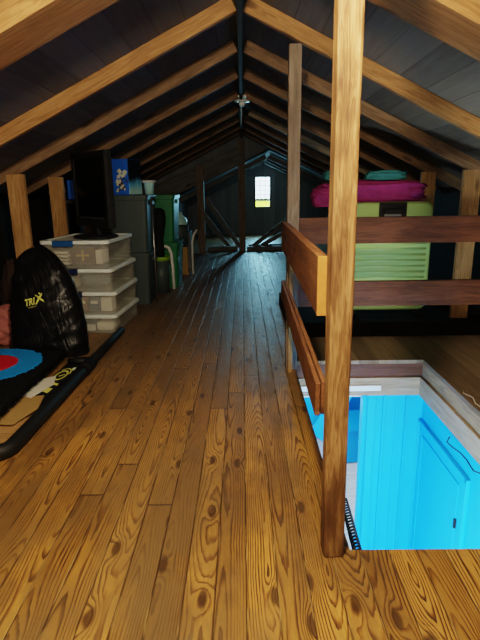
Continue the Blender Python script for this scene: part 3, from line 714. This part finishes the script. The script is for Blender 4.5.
# printed black board, paper, cardboard
t = empty('printed_board', (-1.318, 3.33, 0), R(-2), 'flat black board with yellow print lying between target and tube', 'board')
MB().box((0, 0, .012), (.12, .95, .022)).build('plank', M['blackmatte'], t, bevel=.004)
b = MB()
ring = lambda rx, ry, cx, cy, n=24: [(cx+rx*math.cos(2*math.pi*i/n), cy+ry*math.sin(2*math.pi*i/n)) for i in range(n)]
def flat_ring(b, ro, ri, z, a0=0, a1=2*math.pi):
    n = 24
    for k in range(n):
        t0, t1 = a0+(a1-a0)*k/n, a0+(a1-a0)*(k+1)/n
        b.b.faces.new([b.b.verts.new((ro[2]+r[0]*math.cos(tt), ro[3]+r[1]*math.sin(tt), z)) for r, tt in ((ro, t0), (ro, t1), (ri, t1), (ri, t0))])
flat_ring(b, (.043, .10, -.005, .06), (.031, .072), .0235)
flat_ring(b, (.052, .135, -.002, .07), (.043, .118), .0235, .1, 2.4)
b.build('ring_print', M['yellow'], t)
for poly in ([(-.045, -.06), (.04, -.10), (.045, -.14), (-.03, -.10)], [(-.02, -.17), (.038, -.19), (.03, -.27), (-.015, -.24)], [(-.045, -.06), (-.03, -.10), (-.015, -.19), (-.04, -.14)], [(-.012, .03), (.022, .07), (.012, .085), (-.02, .045)]):
    b = MB(); b.b.faces.new([b.b.verts.new((x, y, .0235)) for x, y in poly]); b.build('letter_print', M['yellow'], t)
b = MB(); b.b.faces.new([b.b.verts.new((x, y, .0235)) for x, y in ((.035, .15), (.055, .17), (.045, .235), (.025, .21))]); b.build('pale_print', M['cream'], t)
def sheet(name, poly, z, mat, label, cat):
    b = MB(); b.prism([(x, y, z) for x, y in poly], (0, 0, .004)); return tag(b.build(name, mat), label, cat)
sheet('paper_sheet', [(-1.43, 3.0), (-1.37, 2.97), (-1.305, 3.20), (-1.345, 3.36), (-1.43, 3.3)], .027, M['paper'], 'small white paper lying by the corner of the target', 'paper')
sheet('cardboard_piece', [(-1.60, 2.62), (-1.32, 2.60), (-1.262, 2.82), (-1.30, 3.02), (-1.42, 3.0), (-1.55, 2.9)], .022, M['card'], 'torn tan cardboard piece lying under the target edge', 'cardboard')
sheet('wooden_sheet', [(-2.3, 2.36), (-1.27, 2.36), (-1.262, 2.72), (-2.3, 2.80)], .004, M['stud'], 'thin tan wooden sheet on the floor inside the black frame', 'board')

# ------------------------------------------------------------------ fringed target
t = empty('fringed_target', (-1.90, 3.22, .02), 0, 'black square floor target with blue ring and red centre', 'target')
TX0, TX1, TY0, TY1 = -.5, .48, -.62, .55
MB().box2((TX0, TY0, .01), (TX1, TY1, .075)).build('mat', M['fur_black'], t, bevel=.03, seg=3)
tc = (.04, .20)
def disc(r, z, mat, name, jag):
    b = MB(); n = 150; rr = random.Random(int(r*100)); vs = []
    for i in range(n):
        a = 2*math.pi*i/n; q = r+(rr.uniform(-jag, jag)); vs.append((tc[0]+q*math.cos(a), tc[1]+q*math.sin(a)*1.02, z))
    b.prism(vs, (0, 0, .006)); return b.build(name, mat, t)
disc(.372, .074, M['fur_blue'], 'blue_ring', .012); disc(.203, .078, M['fur_red'], 'red_centre', .007)
b = MB(); rr = random.Random(9)      # fringe of pile all round
def tuft(x, y, dx, dy):
    l = rr.uniform(.02, .045); z = rr.uniform(.03, .07); w_ = .005
    px, py = -dy*w_, dx*w_
    b.b.faces.new([b.b.verts.new(p) for p in ((x+px, y+py, z), (x-px, y-py, z), (x+dx*l+rr.uniform(-.01, .01), y+dy*l+rr.uniform(-.01, .01), z-.015))])
for k in range(700):
    u = rr.random(); tuft(TX1-.012, TY0+(TY1-TY0)*u, 1, 0); tuft(TX0+(TX1-TX0)*rr.random(), TY0+.012, 0, -1); tuft(TX0+(TX1-TX0)*rr.random(), TY1-.012, 0, 1)
b.build('fringe', M['fur_black'], t)
tag(MB().box2((-2.35, 2.83, .0045), (-1.62, 3.78, .0285)).build('backing_board', M['blackmatte']), 'dark backing board beneath the square target', 'board')

# cloth heaps at the far left
def heap(name, c, s, mat, label, amp=.18, fq=3.5):
    b = MB(); b.sphere((0, 0, 0), 1, (1, 1, 1), 40, 28)
    for v in b.b.verts:
        n_ = mnoise.noise(v.co*fq+Vector(c))*amp + mnoise.noise(v.co*fq*2.3+Vector(c))*amp*.5
        v.co *= 1+n_; v.co.z = max(v.co.z, -.75)
    for v in b.b.verts: v.co = Vector((v.co.x*s[0], v.co.y*s[1], (v.co.z+.75)/1.75*s[2]))
    return tag(b.build(name, mat, smooth=True, loc=c), label, 'cloth')
heap('crumpled_cloth', (-2.13, 4.32, .003), (.17, .2, .33), M['pink'], 'crumpled pink cloth heap on the floor behind the target')
heap('dark_garment', (-2.2, 4.78, .003), (.15, .16, .68), M['brown'], 'heap of dark brown garments beyond the pink cloth')

# ------------------------------------------------------------------ suitcase and the bag on it
sx0, sx1, sz0, sz1, sy = .955, 1.697, .20, 1.18, 4.52
t = empty('suitcase', ((sx0+sx1)/2, sy+.18, .137), 0, 'lime green hard-shell suitcase standing behind the dark rails', 'suitcase')
w_, h_ = sx1-sx0, sz1-sz0
def shell(y0, y1, ribs, name, mat):
    b = MB(); n = 8; r = .075; NSX = 36; NSZ = 60
    rg = []
    def prof(sc, y): return [(x, y, z+(sz0+sz1)/2-.137) for x, z, _ in [(q[0], q[1], 0) for q in rrect(w_*sc, h_*(1-(1-sc)*w_/h_), r, 0, 8)]]
    rg = [prof(1, y1), prof(1, y0+.03), prof(.985, y0+.012), prof(.95, y0)]
    b.rings(rg); return b.build(name, mat, t, bevel=0)
shell(-.18, -.005, True, 'front_shell', M['suit'])
o = shell(-.18, -.005, True, 'back_shell', M['suit'])
for v in o.data.vertices: v.co.y = -v.co.y
o.data.flip_normals()
b = MB(); b.rings([[(x, y, z+(sz0+sz1)/2-.137) for x, z, _ in rrect(w_*.995, h_*.995, .072, 0, 8)] for y in (-.01, .01)]); b.build('zip_band', M['suit_band'], t)
b = MB()
for k in range(13):
    z = .10+k*.052
    b.rings([[(x, -.181-.006*(1 if j == 1 else 0), z+.063+(.014 if j == 1 else .02)*math.sin(2*math.pi*i/10)*.8+0*x) if False else (x, -.178-.005*max(0, math.cos(2*math.pi*i/10)), z+.063+.012*math.sin(2*math.pi*i/10)) for i in range(10)] for j, x in enumerate((-w_*.44, w_*.44))])
b.build('shell_rib', M['suit'], t, smooth=True)
b = MB(); hx, hzc = -.0, 0
hxc = 1.33-(sx0+sx1)/2; zc_ = 1.112-.137
b.box((hxc, -.185, zc_), (.245, .02, .13)); b.build('handle_plate', M['black'], t, bevel=.02, seg=3)
b = MB(); b.tube([(hxc-.085, -.19, zc_-.02), (hxc-.085, -.225, zc_+.01), (hxc-.07, -.24, zc_+.03), (hxc+.07, -.24, zc_+.03), (hxc+.085, -.225, zc_+.01), (hxc+.085, -.19, zc_-.02)], .013, 10); b.build('handle', M['black'], t, smooth=True)
MB().box((hxc, -.196, zc_-.045), (.15, .006, .02)).build('lock_plate', M['metal'], t, bevel=.004)
for sx in (-1, 1):
    for sy_ in (-1, 1):
        b = MB(); b.cyl((sx*(w_/2-.08)-.02, sy_*.12, .032), (sx*(w_/2-.08)+.02, sy_*.12, .032), .032, seg=18); b.box((sx*(w_/2-.08), sy_*.12, .058), (.06, .07, .03))
        b.build('wheel', M['black'], t, bevel=.003)
b = MB()
def duffel(cx, cy, cz, hx, hy, hz, mat, name, label, fq=5, amp=.24, e=.55, seed=0, cat='bag'):
    b = MB(); b.sphere((0, 0, 0), 1, (1, 1, 1), 56, 32)
    for v in b.b.verts:
        c = v.co.copy(); q = Vector([math.copysign(abs(k)**e, k) for k in c])
        wr = mnoise.noise(Vector((c.x*1.6+seed, c.y*2, c.z*6)))*amp*1.2+mnoise.noise(Vector((c.x*fq+seed, c.y*fq, c.z*fq*2)))*amp
        v.co = Vector((q.x*hx, q.y*hy, q.z*hz))*(1+wr*.6)
        if v.co.z < -hz*.8: v.co.z = -hz*.8
    return tag(b.build(name, mat, smooth=True, loc=(cx, cy, cz)), label, cat)
dufl = duffel(1.17, 4.70, 1.262, .50, .19, .100, M['magenta'], 'duffel_bag', 'magenta fabric bag lying flat on top of the green suitcase')
duffel(1.28, 4.64, 1.405, .17, .10, .045, M['teal'], 'teal_cloth', 'teal cloth lying on the magenta bag', seed=4, cat='cloth')
duffel(.83, 4.66, 1.41, .10, .09, .045, M['teal'], 'teal_cloth', 'small teal cloth on the hanging end of the magenta bag', seed=9, cat='cloth')
o = duffel(.73-1.17, -.08, -.05, .10, .12, .085, M['magenta'], 'end_pocket', '', seed=7)
for k in ('label', 'category'): del o[k]
o.parent = dufl

# ------------------------------------------------------------------ light
def lamp(name, typ, loc, energy, col, **kw):
    l = bpy.data.lights.new(name, typ); l.energy = energy; l.color = col
    for k, v in kw.items(): setattr(l, k, v)
    o = bpy.data.objects.new(name, l); COL.objects.link(o); o.location = loc; return o
lamp('attic_bulb', 'POINT', (-.06, .85, 2.12), 185, (1, .82, .58), shadow_soft_size=.05)
lamp('hall_lamp', 'POINT', (.25, 1.15, -1.0), 190, (.92, 1, 1), shadow_soft_size=.18)
lamp('hall_ceiling_lamp', 'POINT', (.4, 5.2, -.6), 60, (1, 1, .98), shadow_soft_size=.2)
o = lamp('window_sky', 'AREA', (.6, YF+.25, 1.35), 110, (.35, .80, 1.0), shape='RECTANGLE', size=.5, size_y=.9); o.rotation_euler = (R(-80), 0, 0)
o = lamp('rear_fill', 'AREA', (0, YB+.1, 1.45), 24, (1, .86, .66), shape='RECTANGLE', size=1.0, size_y=1.0); o.rotation_euler = (R(90), 0, 0)  # unseen warm fill added behind the camera to soften the falloff
o = lamp('sun', 'SUN', (0, 0, 20), 3.0, (1, .95, .85), angle=R(.6)); o.rotation_euler = (R(48), 0, R(-20))
wd = bpy.data.worlds.new('world'); bpy.context.scene.world = wd; wd.use_nodes = True
bg = wd.node_tree.nodes['Background']; bg.inputs[0].default_value = (.80, .93, 1, 1); bg.inputs[1].default_value = 4.0

# ------------------------------------------------------------------ camera
cd = bpy.data.cameras.new('camera'); cam = bpy.data.objects.new('camera', cd); COL.objects.link(cam)
cd.sensor_fit = 'VERTICAL'; cd.sensor_height = 24; cd.lens = 500/640*24; cd.clip_start = .02; cd.clip_end = 2000
cam.matrix_world = Matrix.Translation((0, 0, 1.3)) @ Matrix.Rotation(R(.4), 4, 'Z') @ Matrix.Rotation(R(90-14.57), 4, 'X') @ Matrix.Rotation(R(-.8), 4, 'Z')
sc_ = bpy.context.scene; sc_.camera = cam
sc_.view_settings.view_transform = 'Filmic'; sc_.view_settings.look = 'Medium High Contrast'; sc_.view_settings.exposure = 0.15
